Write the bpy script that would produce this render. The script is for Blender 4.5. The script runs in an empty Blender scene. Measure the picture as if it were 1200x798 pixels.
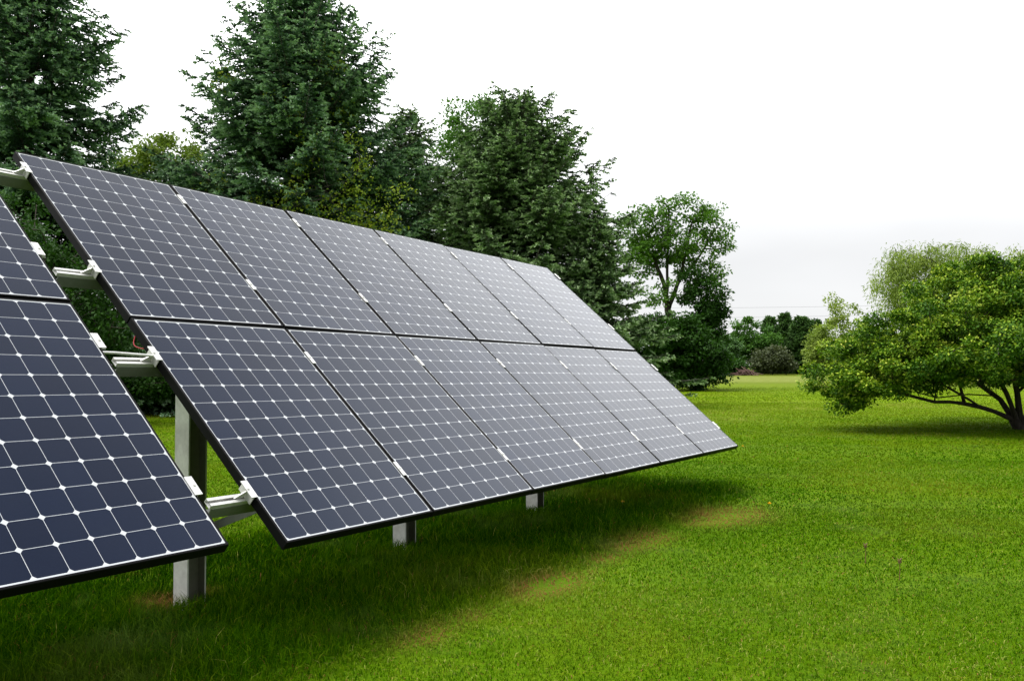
import bpy, math, random
import numpy as np
from mathutils import Matrix, Vector
rad = math.radians
rng = np.random.default_rng(7)
random.seed(7)
S = bpy.context.scene
COL = S.collection

# ------------------------------------------------------------------ camera, sky, sun, exposure
EYE = 1.345
F = 1000.76            # focal length in photo pixels (photo 1200 wide)
PITCH = 0.02797
cam_d = bpy.data.cameras.new("camera")
cam_d.sensor_width = 36.0
cam_d.lens = 36.0 * F / 1200.0
cam_d.clip_end = 3000
cam = bpy.data.objects.new("camera", cam_d)
cam.location = (0, 0, EYE)
cam.rotation_euler = (math.pi / 2 + PITCH, 0, 0)
COL.objects.link(cam)
S.camera = cam

SUN_EL, SUN_AZ = rad(65), rad(-102)     # azimuth measured from +Y towards +X
world = bpy.data.worlds.new("World")
S.world = world
world.use_nodes = True
nt = world.node_tree
nt.nodes.clear()
wout = nt.nodes.new("ShaderNodeOutputWorld")
sky = nt.nodes.new("ShaderNodeTexSky")
sky.sky_type = 'NISHITA'
sky.sun_disc = False
sky.sun_elevation = SUN_EL
sky.sun_rotation = SUN_AZ
bg = nt.nodes.new("ShaderNodeBackground")
bg.inputs[1].default_value = 0.1
nt.links.new(sky.outputs[0], bg.inputs[0])
# overcast cloud deck over the clear sky: brighter overhead than at the horizon, softly mottled
tc = nt.nodes.new("ShaderNodeTexCoord")
sep = nt.nodes.new("ShaderNodeSeparateXYZ")
nt.links.new(tc.outputs["Generated"], sep.inputs[0])
def wmath(op, a, b):
    n = nt.nodes.new("ShaderNodeMath"); n.operation = op
    for k, x in enumerate((a, b)):
        if isinstance(x, (int, float)): n.inputs[k].default_value = x
        else: nt.links.new(x, n.inputs[k])
    return n.outputs[0]
zc = wmath('MAXIMUM', sep.outputs[2], 0.0)
dt = nt.nodes.new("ShaderNodeVectorMath"); dt.operation = 'DOT_PRODUCT'
nt.links.new(tc.outputs["Generated"], dt.inputs[0])
dt.inputs[1].default_value = (math.sin(SUN_AZ) * math.cos(SUN_EL), math.cos(SUN_AZ) * math.cos(SUN_EL), math.sin(SUN_EL))
def wmap(val, a, b, c, d):
    n = nt.nodes.new("ShaderNodeMapRange"); n.interpolation_type = 'SMOOTHSTEP'
    for k, x in zip((1, 2, 3, 4), (a, b, c, d)): n.inputs[k].default_value = x
    nt.links.new(val, n.inputs[0]); return n.outputs[0]
glow = wmath('MULTIPLY', wmath('POWER', wmath('MAXIMUM', dt.outputs["Value"], 0.0), 5.0), 1.6)
# added bright sky band front right, shaped for the panels to reflect
dh = nt.nodes.new("ShaderNodeVectorMath"); dh.operation = 'DOT_PRODUCT'
nt.links.new(tc.outputs["Generated"], dh.inputs[0]); dh.inputs[1].default_value = (0.50, 0.86, 0.0)
band = wmath('MULTIPLY', wmath('MULTIPLY', wmap(zc, .11, .47, 0., 2.4), wmap(zc, .50, .86, 1., .0)), wmap(dh.outputs["Value"], .15, .6, 0.25, 1.))
back = nt.nodes.new("ShaderNodeMapRange"); back.interpolation_type = 'SMOOTHSTEP'      # unseen sky behind the camera dimmed to deepen shade
back.inputs[1].default_value = -0.7; back.inputs[2].default_value = 0.3
back.inputs[3].default_value = 0.42; back.inputs[4].default_value = 1.0
nt.links.new(sep.outputs[1], back.inputs[0])
deck = wmath('MULTIPLY', wmath('ADD', wmath('ADD', wmath('MULTIPLY', zc, 0.35), band), wmath('ADD', glow, 0.945)), back.outputs[0])
wn = nt.nodes.new("ShaderNodeTexNoise")
wn.inputs["Scale"].default_value = 3.0
wn.inputs["Detail"].default_value = 3
wm = nt.nodes.new("ShaderNodeMapping"); wm.inputs["Scale"].default_value = (1, 1, 3.5)
nt.links.new(tc.outputs["Generated"], wm.inputs[0]); nt.links.new(wm.outputs[0], wn.inputs[0])
mr2 = nt.nodes.new("ShaderNodeMapRange")
mr2.inputs[1].default_value = 0.3; mr2.inputs[2].default_value = 0.7
mr2.inputs[3].default_value = 0.945; mr2.inputs[4].default_value = 1.04
nt.links.new(wn.outputs[0], mr2.inputs[0])
mu = nt.nodes.new("ShaderNodeMath"); mu.operation = 'MULTIPLY'
nt.links.new(deck, mu.inputs[0]); nt.links.new(mr2.outputs[0], mu.inputs[1])
bg2 = nt.nodes.new("ShaderNodeBackground")
bg2.inputs[0].default_value = (0.985, 0.99, 1.0, 1)
nt.links.new(mu.outputs[0], bg2.inputs[1])
mx = nt.nodes.new("ShaderNodeMixShader")
mx.inputs[0].default_value = 0.93
nt.links.new(bg.outputs[0], mx.inputs[1]); nt.links.new(bg2.outputs[0], mx.inputs[2])
nt.links.new(mx.outputs[0], wout.inputs[0])

sl = bpy.data.lights.new("sun", 'SUN')
sl.energy = 4.2
sl.angle = rad(42)
sl.color = (1.0, 0.96, 0.9)
sun = bpy.data.objects.new("sun", sl)
d = Vector((math.sin(SUN_AZ) * math.cos(SUN_EL), math.cos(SUN_AZ) * math.cos(SUN_EL), math.sin(SUN_EL)))
sun.rotation_euler = d.to_track_quat('Z', 'Y').to_euler()
sun.location = d * 60
COL.objects.link(sun)

S.view_settings.view_transform = 'Standard'
S.view_settings.look = 'None'
S.view_settings.exposure = 0.0
S.view_settings.gamma = 1.0
S.view_settings.use_curve_mapping = False
S.cycles.use_denoising = True
S.cycles.max_bounces = 7
S.cycles.diffuse_bounces = 4
S.cycles.transparent_max_bounces = 4

# ------------------------------------------------------------------ helpers
def at(px, py, Y):
    """world point seen at photo pixel (px, py) at distance Y in front of the camera"""
    x = (px - 600) / F; u = -(py - 399) / F
    c, s = math.cos(PITCH), math.sin(PITCH)
    dy = c - u * s; dz = u * c + s
    return np.array([x / dy * Y, Y, EYE + dz / dy * Y])

def ground_at(px, py):
    x = (px - 600) / F; u = -(py - 399) / F
    c, s = math.cos(PITCH), math.sin(PITCH)
    dy = c - u * s; dz = u * c + s
    t = -EYE / dz
    return np.array([x * t, dy * t, 0.0])

def tag(o, label=None, cat=None, group=None, kind=None):
    if label: o['label'] = label
    if cat: o['category'] = cat
    if group: o['group'] = group
    if kind: o['kind'] = kind
    return o

def empty(name, loc, rz=0.0):
    o = bpy.data.objects.new(name, None)
    o.location = loc; o.rotation_euler = (0, 0, rz)
    o.empty_display_size = 0.2
    COL.objects.link(o)
    return o

class MB:
    """numpy mesh collector: verts, faces (quads / tris / ngons), per-face float attributes"""
    def __init__(s): s.v = []; s.f = []; s.n = 0; s.q = []; s.a = {}
    def add(s, verts, faces):
        b = s.n
        s.v.append(np.asarray(verts, float)); s.n += len(verts)
        for f in faces: s.f.append([i + b for i in f])
    def box(s, lo, hi, T=None):
        x0, y0, z0 = lo; x1, y1, z1 = hi
        v = np.array([(x0,y0,z0),(x1,y0,z0),(x1,y1,z0),(x0,y1,z0),(x0,y0,z1),(x1,y0,z1),(x1,y1,z1),(x0,y1,z1)], float)
        if T is not None: v = T(v)
        s.add(v, [(0,3,2,1),(4,5,6,7),(0,1,5,4),(1,2,6,5),(2,3,7,6),(3,0,4,7)])
    def prism(s, poly, axis_fn, w0, w1):
        """extrude a 2-D polygon; axis_fn maps (N,2), w -> (N,3)"""
        poly = np.asarray(poly, float); n = len(poly)
        a = axis_fn(poly, w0); b = axis_fn(poly, w1)
        fs = [tuple(range(n))[::-1], tuple(range(n, 2 * n))] + [(i, (i + 1) % n, n + (i + 1) % n, n + i) for i in range(n)]
        s.add(np.concatenate([a, b]), fs)
    def tube(s, pts, radii, k=6, cap=True):
        pts = np.asarray(pts, float); n = len(pts)
        radii = np.broadcast_to(np.asarray(radii, float), (n,))
        t = np.gradient(pts, axis=0); t /= np.linalg.norm(t, axis=1)[:, None] + 1e-9
        ref = np.array([0.31, 0.17, 0.93]); 
        if abs(t[0] @ ref) > .9: ref = np.array([1.0, 0, 0])
        a = np.cross(t, ref); a /= np.linalg.norm(a, axis=1)[:, None] + 1e-9
        b = np.cross(t, a)
        ang = np.arange(k) / k * 2 * np.pi
        v = pts[:, None] + radii[:, None, None] * (a[:, None] * np.cos(ang)[None, :, None] + b[:, None] * np.sin(ang)[None, :, None])
        fs = []
        for i in range(n - 1):
            for j in range(k):
                j2 = (j + 1) % k
                fs.append((i*k+j, i*k+j2, (i+1)*k+j2, (i+1)*k+j))
        if cap: fs += [tuple(range(k))[::-1], tuple((n-1)*k + j for j in range(k))]
        s.add(v.reshape(-1, 3), fs)
    def build(s, name, mat, parent=None, W=None, smooth=False):
        v = np.concatenate(s.v)
        me = bpy.data.meshes.new(name)
        lens = np.array([len(f) for f in s.f]); loops = np.concatenate([np.asarray(f) for f in s.f])
        fill_mesh(me, v, loops, lens)
        if smooth: me.shade_smooth()
        return link(name, me, mat, parent, W)

def fill_mesh(me, v, loops, lens):
    me.vertices.add(len(v)); me.vertices.foreach_set("co", np.ascontiguousarray(v, np.float32).ravel())
    me.loops.add(len(loops)); me.loops.foreach_set("vertex_index", loops.astype(np.int32))
    me.polygons.add(len(lens))
    st = np.concatenate([[0], np.cumsum(lens)[:-1]])
    me.polygons.foreach_set("loop_start", st.astype(np.int32))
    me.polygons.foreach_set("loop_total", lens.astype(np.int32))
    me.update(calc_edges=True)
    me.validate()
    me.shade_flat()

WM = {}
def link(name, me, mat, parent=None, W=None):
    o = bpy.data.objects.new(name, me)
    if mat is not None and not me.materials: me.materials.append(mat)
    COL.objects.link(o)
    if parent is not None: o.parent = parent
    if W is not None:
        o.matrix_basis = W
    return o

def quad_mesh(name, V, attrs, mat, parent=None):
    """V (N,4,3) leaf quads"""
    N = len(V)
    me = bpy.data.meshes.new(name)
    fill_mesh(me, V.reshape(-1, 3), np.arange(4 * N), np.full(N, 4))
    for k, val in attrs.items():
        at_ = me.attributes.new(k, 'FLOAT', 'FACE')
        at_.data.foreach_set("value", np.ascontiguousarray(val, np.float32))
    return link(name, me, mat, parent)

def norm(a): return a / (np.linalg.norm(a, axis=-1, keepdims=True) + 1e-9)

def leaves(pos, dirv, nrm, L, Wd, bend=0.0):
    """rhombic leaf quads from base point along dirv"""
    dirv = norm(dirv); side = norm(np.cross(dirv, nrm)); up = np.cross(side, dirv)
    L = np.broadcast_to(np.asarray(L, float), (len(pos),))[:, None]; Wd = np.broadcast_to(np.asarray(Wd, float), (len(pos),))[:, None]
    mid = pos + dirv * L * .45
    return np.stack([pos, mid + side * Wd * .5 + up * bend * L, pos + dirv * L, mid - side * Wd * .5 + up * bend * L], 1)

# ------------------------------------------------------------------ materials
def mat(name):
    m = bpy.data.materials.new(name); m.use_nodes = True
    t = m.node_tree; t.nodes.clear()
    o = t.nodes.new("ShaderNodeOutputMaterial")
    b = t.nodes.new("ShaderNodeBsdfPrincipled")
    t.links.new(b.outputs[0], o.inputs[0])
    return m, t, b, o

def nd(t, typ, **kw):
    n = t.nodes.new(typ)
    for k, v in kw.items(): setattr(n, k, v)
    return n

def mth(t, op, a, b=None, c=None, clamp=False):
    n = t.nodes.new("ShaderNodeMath"); n.operation = op; n.use_clamp = clamp
    for i, x in enumerate((a, b, c)):
        if x is None: continue
        if isinstance(x, (int, float)): n.inputs[i].default_value = x
        else: t.links.new(x, n.inputs[i])
    return n.outputs[0]

def ramp(t, fac, stops):
    r = t.nodes.new("ShaderNodeValToRGB")
    e = r.color_ramp.elements
    while len(e) < len(stops): e.new(0.5)
    for x, (p, c) in zip(e, stops):
        x.position = p; x.color = (*c, 1)
    t.links.new(fac, r.inputs[0])
    return r.outputs[0]

def mixc(t, fac, a, b, mode='MIX'):
    n = t.nodes.new("ShaderNodeMix"); n.data_type = 'RGBA'; n.blend_type = mode
    for i, x in ((0, fac), (6, a), (7, b)):
        if isinstance(x, (int, float)): n.inputs[i].default_value = x
        elif isinstance(x, tuple): n.inputs[i].default_value = (*x, 1)
        else: t.links.new(x, n.inputs[i])
    return n.outputs[2]

def noise(t, scale, detail=4, vec=None, rough=.55):
    n = t.nodes.new("ShaderNodeTexNoise")
    n.inputs["Scale"].default_value = scale; n.inputs["Detail"].default_value = detail; n.inputs["Roughness"].default_value = rough
    if vec is None:
        g = t.nodes.new("ShaderNodeNewGeometry"); vec = g.outputs["Position"]
    t.links.new(vec, n.inputs["Vector"])
    return n.outputs[0]

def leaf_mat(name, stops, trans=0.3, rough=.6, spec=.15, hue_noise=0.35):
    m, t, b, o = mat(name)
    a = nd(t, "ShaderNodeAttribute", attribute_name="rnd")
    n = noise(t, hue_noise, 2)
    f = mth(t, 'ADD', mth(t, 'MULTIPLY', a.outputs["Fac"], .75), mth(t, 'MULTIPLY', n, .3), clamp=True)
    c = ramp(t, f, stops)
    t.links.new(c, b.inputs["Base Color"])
    b.inputs["Roughness"].default_value = rough
    b.inputs["Specular IOR Level"].default_value = spec
    tr = nd(t, "ShaderNodeBsdfTranslucent")
    t.links.new(mixc(t, .6, c, (.9, 1.0, .25), 'MULTIPLY'), tr.inputs[0])
    ms = nd(t, "ShaderNodeMixShader"); ms.inputs[0].default_value = trans
    t.links.new(b.outputs[0], ms.inputs[1]); t.links.new(tr.outputs[0], ms.inputs[2])
    t.links.new(ms.outputs[0], o.inputs[0])
    return m

def bark_mat(name, c1, c2, scale=6):
    m, t, b, o = mat(name)
    g = nd(t, "ShaderNodeNewGeometry")
    mp = nd(t, "ShaderNodeMapping"); mp.inputs["Scale"].default_value = (1, 1, .25)
    t.links.new(g.outputs["Position"], mp.inputs[0])
    n = noise(t, scale * 3, 6, mp.outputs[0], .65)
    t.links.new(ramp(t, n, [(.3, c1), (.7, c2)]), b.inputs["Base Color"])
    b.inputs["Roughness"].default_value = .9
    bp = nd(t, "ShaderNodeBump"); bp.inputs["Strength"].default_value = .8; bp.inputs["Distance"].default_value = .02
    t.links.new(n, bp.inputs["Height"]); t.links.new(bp.outputs[0], b.inputs["Normal"])
    return m

M = {}
M['bark'] = bark_mat("bark_grey_brown", (.035, .028, .022), (.12, .10, .085))
M['bark_dark'] = bark_mat("bark_dark", (.018, .014, .012), (.085, .068, .058), 9)
M['bark_pale'] = bark_mat("bark_pale", (.10, .09, .08), (.26, .24, .21))
M['spruce'] = leaf_mat("spruce_needles", [(0.0, (0.0123, 0.0273, 0.0152)), (0.3, (0.0808, 0.1628, 0.0931)), (0.6, (0.209, 0.357, 0.2042)), (1, (0.437, 0.6, 0.399))], .1, .6, .15)
M['spruce_far'] = leaf_mat("spruce_needles_olive", [(0.0, (0.0168, 0.0269, 0.011)), (0.3, (0.0893, 0.1546, 0.0638)), (0.6, (0.2205, 0.3584, 0.154)), (1, (0.4725, 0.6, 0.363))], .1, .6, .15)
M['cedar'] = leaf_mat("cedar_foliage", [(0.0, (0.0336, 0.083, 0.0222)), (0.5, (0.084, 0.1826, 0.0489)), (1, (0.1784, 0.3181, 0.0933))], .12, .6, .2)
M['elm'] = leaf_mat("elm_leaves", [(0.0, (0.0516, 0.129, 0.0167)), (0.5, (0.1034, 0.2297, 0.0279)), (1, (0.2198, 0.3984, 0.0474))], .3)
M['deep'] = leaf_mat("deep_green_leaves", [(0.0, (0.0159, 0.0497, 0.0069)), (0.5, (0.0317, 0.0911, 0.0115)), (1, (0.0728, 0.1656, 0.023))], .25)
M['vine'] = leaf_mat("vine_leaves", [(0.0, (0.0924, 0.1787, 0.011)), (0.5, (0.198, 0.2888, 0.0154)), (1, (0.3564, 0.3987, 0.033))], .3)
M['crab'] = leaf_mat("yellow_green_leaves", [(.0, (.013, .042, .002)), (.36, (.036, .108, .004)), (.58, (.110, .225, .008)), (.84, (.32, .43, .03)), (1, (.50, .51, .10))], .14)
M['willow'] = leaf_mat("willow_leaves", [(0.0, (0.1251, 0.1976, 0.0321)), (0.5, (0.25, 0.3431, 0.0642)), (1, (0.4545, 0.5197, 0.1155))], .35)
M['maple'] = leaf_mat("maple_leaves", [(0.0, (0.0407, 0.1098, 0.0197)), (0.5, (0.0887, 0.209, 0.0345)), (1, (0.1848, 0.3365, 0.0554))], .3)
M['olive'] = leaf_mat("olive_shrub_leaves", [(0.0, (0.042, 0.06, 0.0264)), (0.5, (0.084, 0.1056, 0.0504)), (1, (0.144, 0.168, 0.09))], .2)
M['yellow'] = leaf_mat("yellow_green_crown", [(0.0, (0.078, 0.1404, 0.0218)), (0.5, (0.1638, 0.2418, 0.0343)), (1, (0.2964, 0.3588, 0.0624))], .3)

def metal_mat(name, col, rough=.45, metallic=.35, dirt=.0):
    m, t, b, o = mat(name)
    g = nd(t, "ShaderNodeTexCoord")
    n = noise(t, 35, 3, g.outputs["Object"])
    n2 = noise(t, 5, 5, g.outputs["Object"])
    c = ramp(t, n, [(.3, tuple(x * .84 for x in col)), (.7, col)])
    if dirt: c = mixc(t, mth(t, 'MULTIPLY', mth(t, 'SUBTRACT', n2, .42, clamp=True), dirt, clamp=True), c, (.20, .18, .14))
    t.links.new(c, b.inputs["Base Color"])
    b.inputs["Metallic"].default_value = metallic
    t.links.new(ramp(t, n2, [(.3, (rough * .8,) * 3), (.7, (rough * 1.25,) * 3)]), b.inputs["Roughness"])
    return m
M['galv'] = metal_mat("galvanised_steel", (.86, .86, .84), .5, .25, 1.6)
M['recess_shade'] = metal_mat("recess_shaded_steel", (.20, .20, .15), .7, .1, .8)
M['alu'] = metal_mat("mill_aluminium", (.78, .78, .77), .42, .35, .5)
M['strut'] = metal_mat("painted_strut_steel", (.24, .26, .24), .5, .3, 1.0)
M['frame'] = metal_mat("black_anodised_frame", (.006, .006, .007), .42, .0)
M['frame'].node_tree.nodes["Principled BSDF"].inputs["Specular IOR Level"].default_value = .06
m, t, b, o = mat("red_cable"); b.inputs["Base Color"].default_value = (.45, .012, .03, 1); b.inputs["Roughness"].default_value = .5
M['red'] = m
m, t, b, o = mat("black_wire"); b.inputs["Base Color"].default_value = (.03, .03, .03, 1); M['wire'] = m

# solar glass: monocrystalline cells with clipped corners on a white back sheet, under anti-reflective glass
PW, PH, G = 1.046, 1.559, 0.012
P = .127
m, t, b, o = mat("solar_cells_under_glass")
tcn = nd(t, "ShaderNodeTexCoord")
sp = nd(t, "ShaderNodeSeparateXYZ"); t.links.new(tcn.outputs["Object"], sp.inputs[0])
def cellc(axis_out, half):
    x = mth(t, 'ADD', axis_out, half)      # 0 .. n*P inside the cell field
    fr = mth(t, 'SUBTRACT', mth(t, 'FRACT', mth(t, 'DIVIDE', x, P)), .5)
    inside = mth(t, 'MULTIPLY', mth(t, 'GREATER_THAN', x, 0.0), mth(t, 'LESS_THAN', x, 2 * half))
    return mth(t, 'MULTIPLY', fr, P), inside, mth(t, 'FLOOR', mth(t, 'DIVIDE', x, P))
cx, inx, ix = cellc(sp.outputs[0], 4 * P)
cy, iny, iy = cellc(sp.outputs[1], 6 * P)
ax_ = mth(t, 'ABSOLUTE', cx); ay_ = mth(t, 'ABSOLUTE', cy)
sq = mth(t, 'LESS_THAN', mth(t, 'MAXIMUM', ax_, ay_), P / 2 - .0010)
r2 = mth(t, 'SQRT', mth(t, 'ADD', mth(t, 'POWER', ax_, 2), mth(t, 'POWER', ay_, 2)))
ci = mth(t, 'LESS_THAN', r2, .0800)
cell = mth(t, 'MULTIPLY', mth(t, 'MULTIPLY', sq, ci), mth(t, 'MULTIPLY', inx, iny))
# each wafer a slightly different blue-black
cmb = nd(t, "ShaderNodeCombineXYZ"); t.links.new(ix, cmb.inputs[0]); t.links.new(iy, cmb.inputs[1])
oi = nd(t, "ShaderNodeObjectInfo"); t.links.new(mth(t, 'MULTIPLY', oi.outputs["Random"], 37.0), cmb.inputs[2])
wnz = nd(t, "ShaderNodeTexWhiteNoise", noise_dimensions='3D'); t.links.new(cmb.outputs[0], wnz.inputs[0])
grain = noise(t, 420, 2, tcn.outputs["Object"])
cellcol = ramp(t, mth(t, 'ADD', mth(t, 'MULTIPLY', wnz.outputs["Value"], .45), mth(t, 'MULTIPLY', grain, .6)),
               [(.15, (.0004, .0028, .0175)), (.85, (.0022, .0075, .0310))])
cellcol = mixc(t, mth(t, 'MULTIPLY', oi.outputs["Random"], .35), cellcol, (.0065, .0065, .0125))   # wafers differ a little from panel to panel
dust = noise(t, 3.0, 5, tcn.outputs["Object"])
cellcol = mixc(t, mth(t, 'MULTIPLY', dust, .012), cellcol, (.35, .33, .30))
t.links.new(mixc(t, cell, (.55, .57, .60), cellcol), b.inputs["Base Color"])
b.inputs["IOR"].default_value = 1.27
b.inputs["Specular Tint"].default_value = (.55, .78, 1.0, 1)      # blue anti-reflective coating
b.inputs["Sheen Weight"].default_value = .18      # grazing brightness standing in for sky reflected in the glass
b.inputs["Sheen Roughness"].default_value = .35
b.inputs["Sheen Tint"].default_value = (.95, .95, 1, 1)
t.links.new(ramp(t, grain, [(.3, (.12,) * 3), (.7, (.28,) * 3)]), b.inputs["Roughness"])
bp = nd(t, "ShaderNodeBump"); bp.inputs["Strength"].default_value = .10; bp.inputs["Distance"].default_value = .0006
t.links.new(grain, bp.inputs["Height"]); t.links.new(bp.outputs[0], b.inputs["Normal"])
M['cells'] = m

# ------------------------------------------------------------------ array frame of reference (fitted to the photograph)
CAMV = np.array([0, 0, EYE])
AX = np.array([0.53592, 0.84415, -0.01399])      # along the row
VV = np.array([-0.63159, 0.41186, 0.65686])      # up the slope of the panels
NN = np.array([0.56025, -0.34319, 0.75388])      # panel normal
O2 = np.array([-0.98806, 3.77433, -0.78244]) + CAMV     # low left corner of the far table
O1 = np.array([-1.14326, 3.47455, -0.72609]) + CAMV     # low right corner of the near table
VV = VV / np.linalg.norm(VV); AX = AX - VV * (AX @ VV); AX /= np.linalg.norm(AX); NN = np.cross(AX, VV)
AXH = np.array([AX[0], AX[1], 0]); AXH /= np.linalg.norm(AXH)
BH = np.array([-AXH[1], AXH[0], 0])              # horizontal, away from the camera side
HEAD = math.atan2(AXH[1], AXH[0])

# ------------------------------------------------------------------ ground
def ground_noise_tex():
    m, t, b, o = mat("lawn_soil_and_turf")
    g = nd(t, "ShaderNodeNewGeometry"); pos = g.outputs["Position"]
    sp = nd(t, "ShaderNodeSeparateXYZ"); t.links.new(pos, sp.inputs[0])
    n1 = noise(t, .35, 4, pos); n2 = noise(t, 3.5, 5, pos); n3 = noise(t, 30, 3, pos)
    lawn = ramp(t, mth(t, 'ADD', mth(t, 'MULTIPLY', n1, .5), mth(t, 'MULTIPLY', n2, .5)),
                [(.3, (.045, .105, .001)), (.5, (.075, .150, .0015)), (.7, (.12, .19, .003))])
    lawn = mixc(t, mth(t, 'MULTIPLY', n3, .35), lawn, (.03, .075, .005))
    distm = nd(t, "ShaderNodeMapRange"); distm.inputs[1].default_value = 12; distm.inputs[2].default_value = 30
    t.links.new(sp.outputs[1], distm.inputs[0])
    lawn = mixc(t, mth(t, 'MULTIPLY', distm.outputs[0], .75), lawn, (.150, .235, .003))     # lawn colour brightens with distance
    # beyond the lawn the unmown field: paler, straw-coloured, raked into windrows
    yv = mth(t, 'ADD', sp.outputs[1], mth(t, 'MULTIPLY', mth(t, 'SUBTRACT', n1, .5), 14))
    fld = nd(t, "ShaderNodeMapRange"); fld.inputs[1].default_value = 40; fld.inputs[2].default_value = 66
    t.links.new(yv, fld.inputs[0])
    field = ramp(t, n2, [(.3, (.085, .120, .010)), (.6, (.120, .150, .016)), (.8, (.16, .175, .026))])
    # raked hay lying in curved rows across the field
    rowx = mth(t, 'ADD', sp.outputs[0], mth(t, 'MULTIPLY', mth(t, 'POWER', mth(t, 'SUBTRACT', sp.outputs[1], 78), 2), .0007))
    rows = mth(t, 'SINE', mth(t, 'ADD', mth(t, 'MULTIPLY', rowx, 6.0), mth(t, 'MULTIPLY', n1, 1.5)))
    inr = nd(t, "ShaderNodeMapRange"); inr.inputs[1].default_value = 62; inr.inputs[2].default_value = 68
    t.links.new(sp.outputs[1], inr.inputs[0])
    inr2 = nd(t, "ShaderNodeMapRange"); inr2.inputs[1].default_value = 100; inr2.inputs[2].default_value = 92
    t.links.new(sp.outputs[1], inr2.inputs[0])
    rowm = mth(t, 'MULTIPLY', mth(t, 'MULTIPLY', inr.outputs[0], inr2.outputs[0]), mth(t, 'GREATER_THAN', rows, .35))
    field = mixc(t, mth(t, 'MULTIPLY', rowm, .75), field, (.29, .31, .10))
    c = mixc(t, fld.outputs[0], lawn, field)
    # mowing stripes
    st = mth(t, 'SINE', mth(t, 'ADD', mth(t, 'MULTIPLY', sp.outputs[1], 2.1), mth(t, 'ADD', mth(t, 'MULTIPLY', sp.outputs[0], .35), mth(t, 'MULTIPLY', n1, 5))))
    c = mixc(t, mth(t, 'MULTIPLY', mth(t, 'ADD', st, 1), .07), c, (.16, .24, .03))
    t.links.new(c, b.inputs["Base Color"])
    b.inputs["Roughness"].default_value = .9
    b.inputs["Specular IOR Level"].default_value = .02
    bp = nd(t, "ShaderNodeBump"); bp.inputs["Strength"].default_value = .7; bp.inputs["Distance"].default_value = .05
    t.links.new(mth(t, 'ADD', n3, mth(t, 'MULTIPLY', noise(t, 9, 4, pos), .8)), bp.inputs["Height"]); t.links.new(bp.outputs[0], b.inputs["Normal"])
    return m
M['ground'] = ground_noise_tex()
gm = MB()
xs = np.array([-900, -200, -60, -30, -15, 0, 15, 30, 60, 200, 900.]); ys = np.array([-300, -40, -10, 0, 15, 30, 60, 100, 150, 250, 600, 1500.])
X, Y = np.meshgrid(xs, ys, indexing='ij'); nx, ny = X.shape
gm.add(np.stack([X.ravel(), Y.ravel(), np.zeros(X.size)], 1), [(i*ny+j, (i+1)*ny+j, (i+1)*ny+j+1, i*ny+j+1) for i in range(nx-1) for j in range(ny-1)])
tag(gm.build("ground", M['ground']), kind='structure')

# ------------------------------------------------------------------ solar tables
def ring_frame(mb, w, h, lip, depth):
    """frame with a face lip round the glass: outer size w x h centred, face at z=0, open at the back"""
    def rect(a, b, z): return [(-a, -b, z), (a, -b, z), (a, b, z), (-a, b, z)]
    a, b = w / 2, h / 2
    c = .0022
    rings = [rect(a - lip, b - lip, -.004), rect(a - lip, b - lip, .0), rect(a - c, b - c, .0), rect(a, b, -c), rect(a, b, -depth), rect(a - .03, b - .03, -depth),
             rect(a - .03, b - .03, -depth + .003), rect(a - .004, b - .004, -depth + .003), rect(a - .004, b - .004, -.008), rect(a - lip, b - lip, -.008)]
    v = np.array(sum(rings, [])); n = len(rings)
    fs = []
    for i in range(n):
        k = (i + 1) % n
        for j in range(4):
            j2 = (j + 1) % 4
            fs.append((i*4+j, k*4+j, k*4+j2, i*4+j2)[::-1])
    mb.add(v, fs)

fm = MB(); ring_frame(fm, PW, PH, .0105, .046)
proto_frame = bpy.data.meshes.new("panel_frame")
fill_mesh(proto_frame, np.concatenate(fm.v), np.concatenate([np.asarray(f) for f in fm.f]), np.array([len(f) for f in fm.f]))
proto_frame.materials.append(M['frame'])
gmesh = MB(); gmesh.box((-PW/2 + .0107, -PH/2 + .0107, -.0075), (PW/2 - .0107, PH/2 - .0107, -.0018))
proto_glass = bpy.data.meshes.new("cell_glass")
fill_mesh(proto_glass, np.concatenate(gmesh.v), np.concatenate([np.asarray(f) for f in gmesh.f]), np.array([len(f) for f in gmesh.f]))
proto_glass.materials.append(M['cells'])

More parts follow.
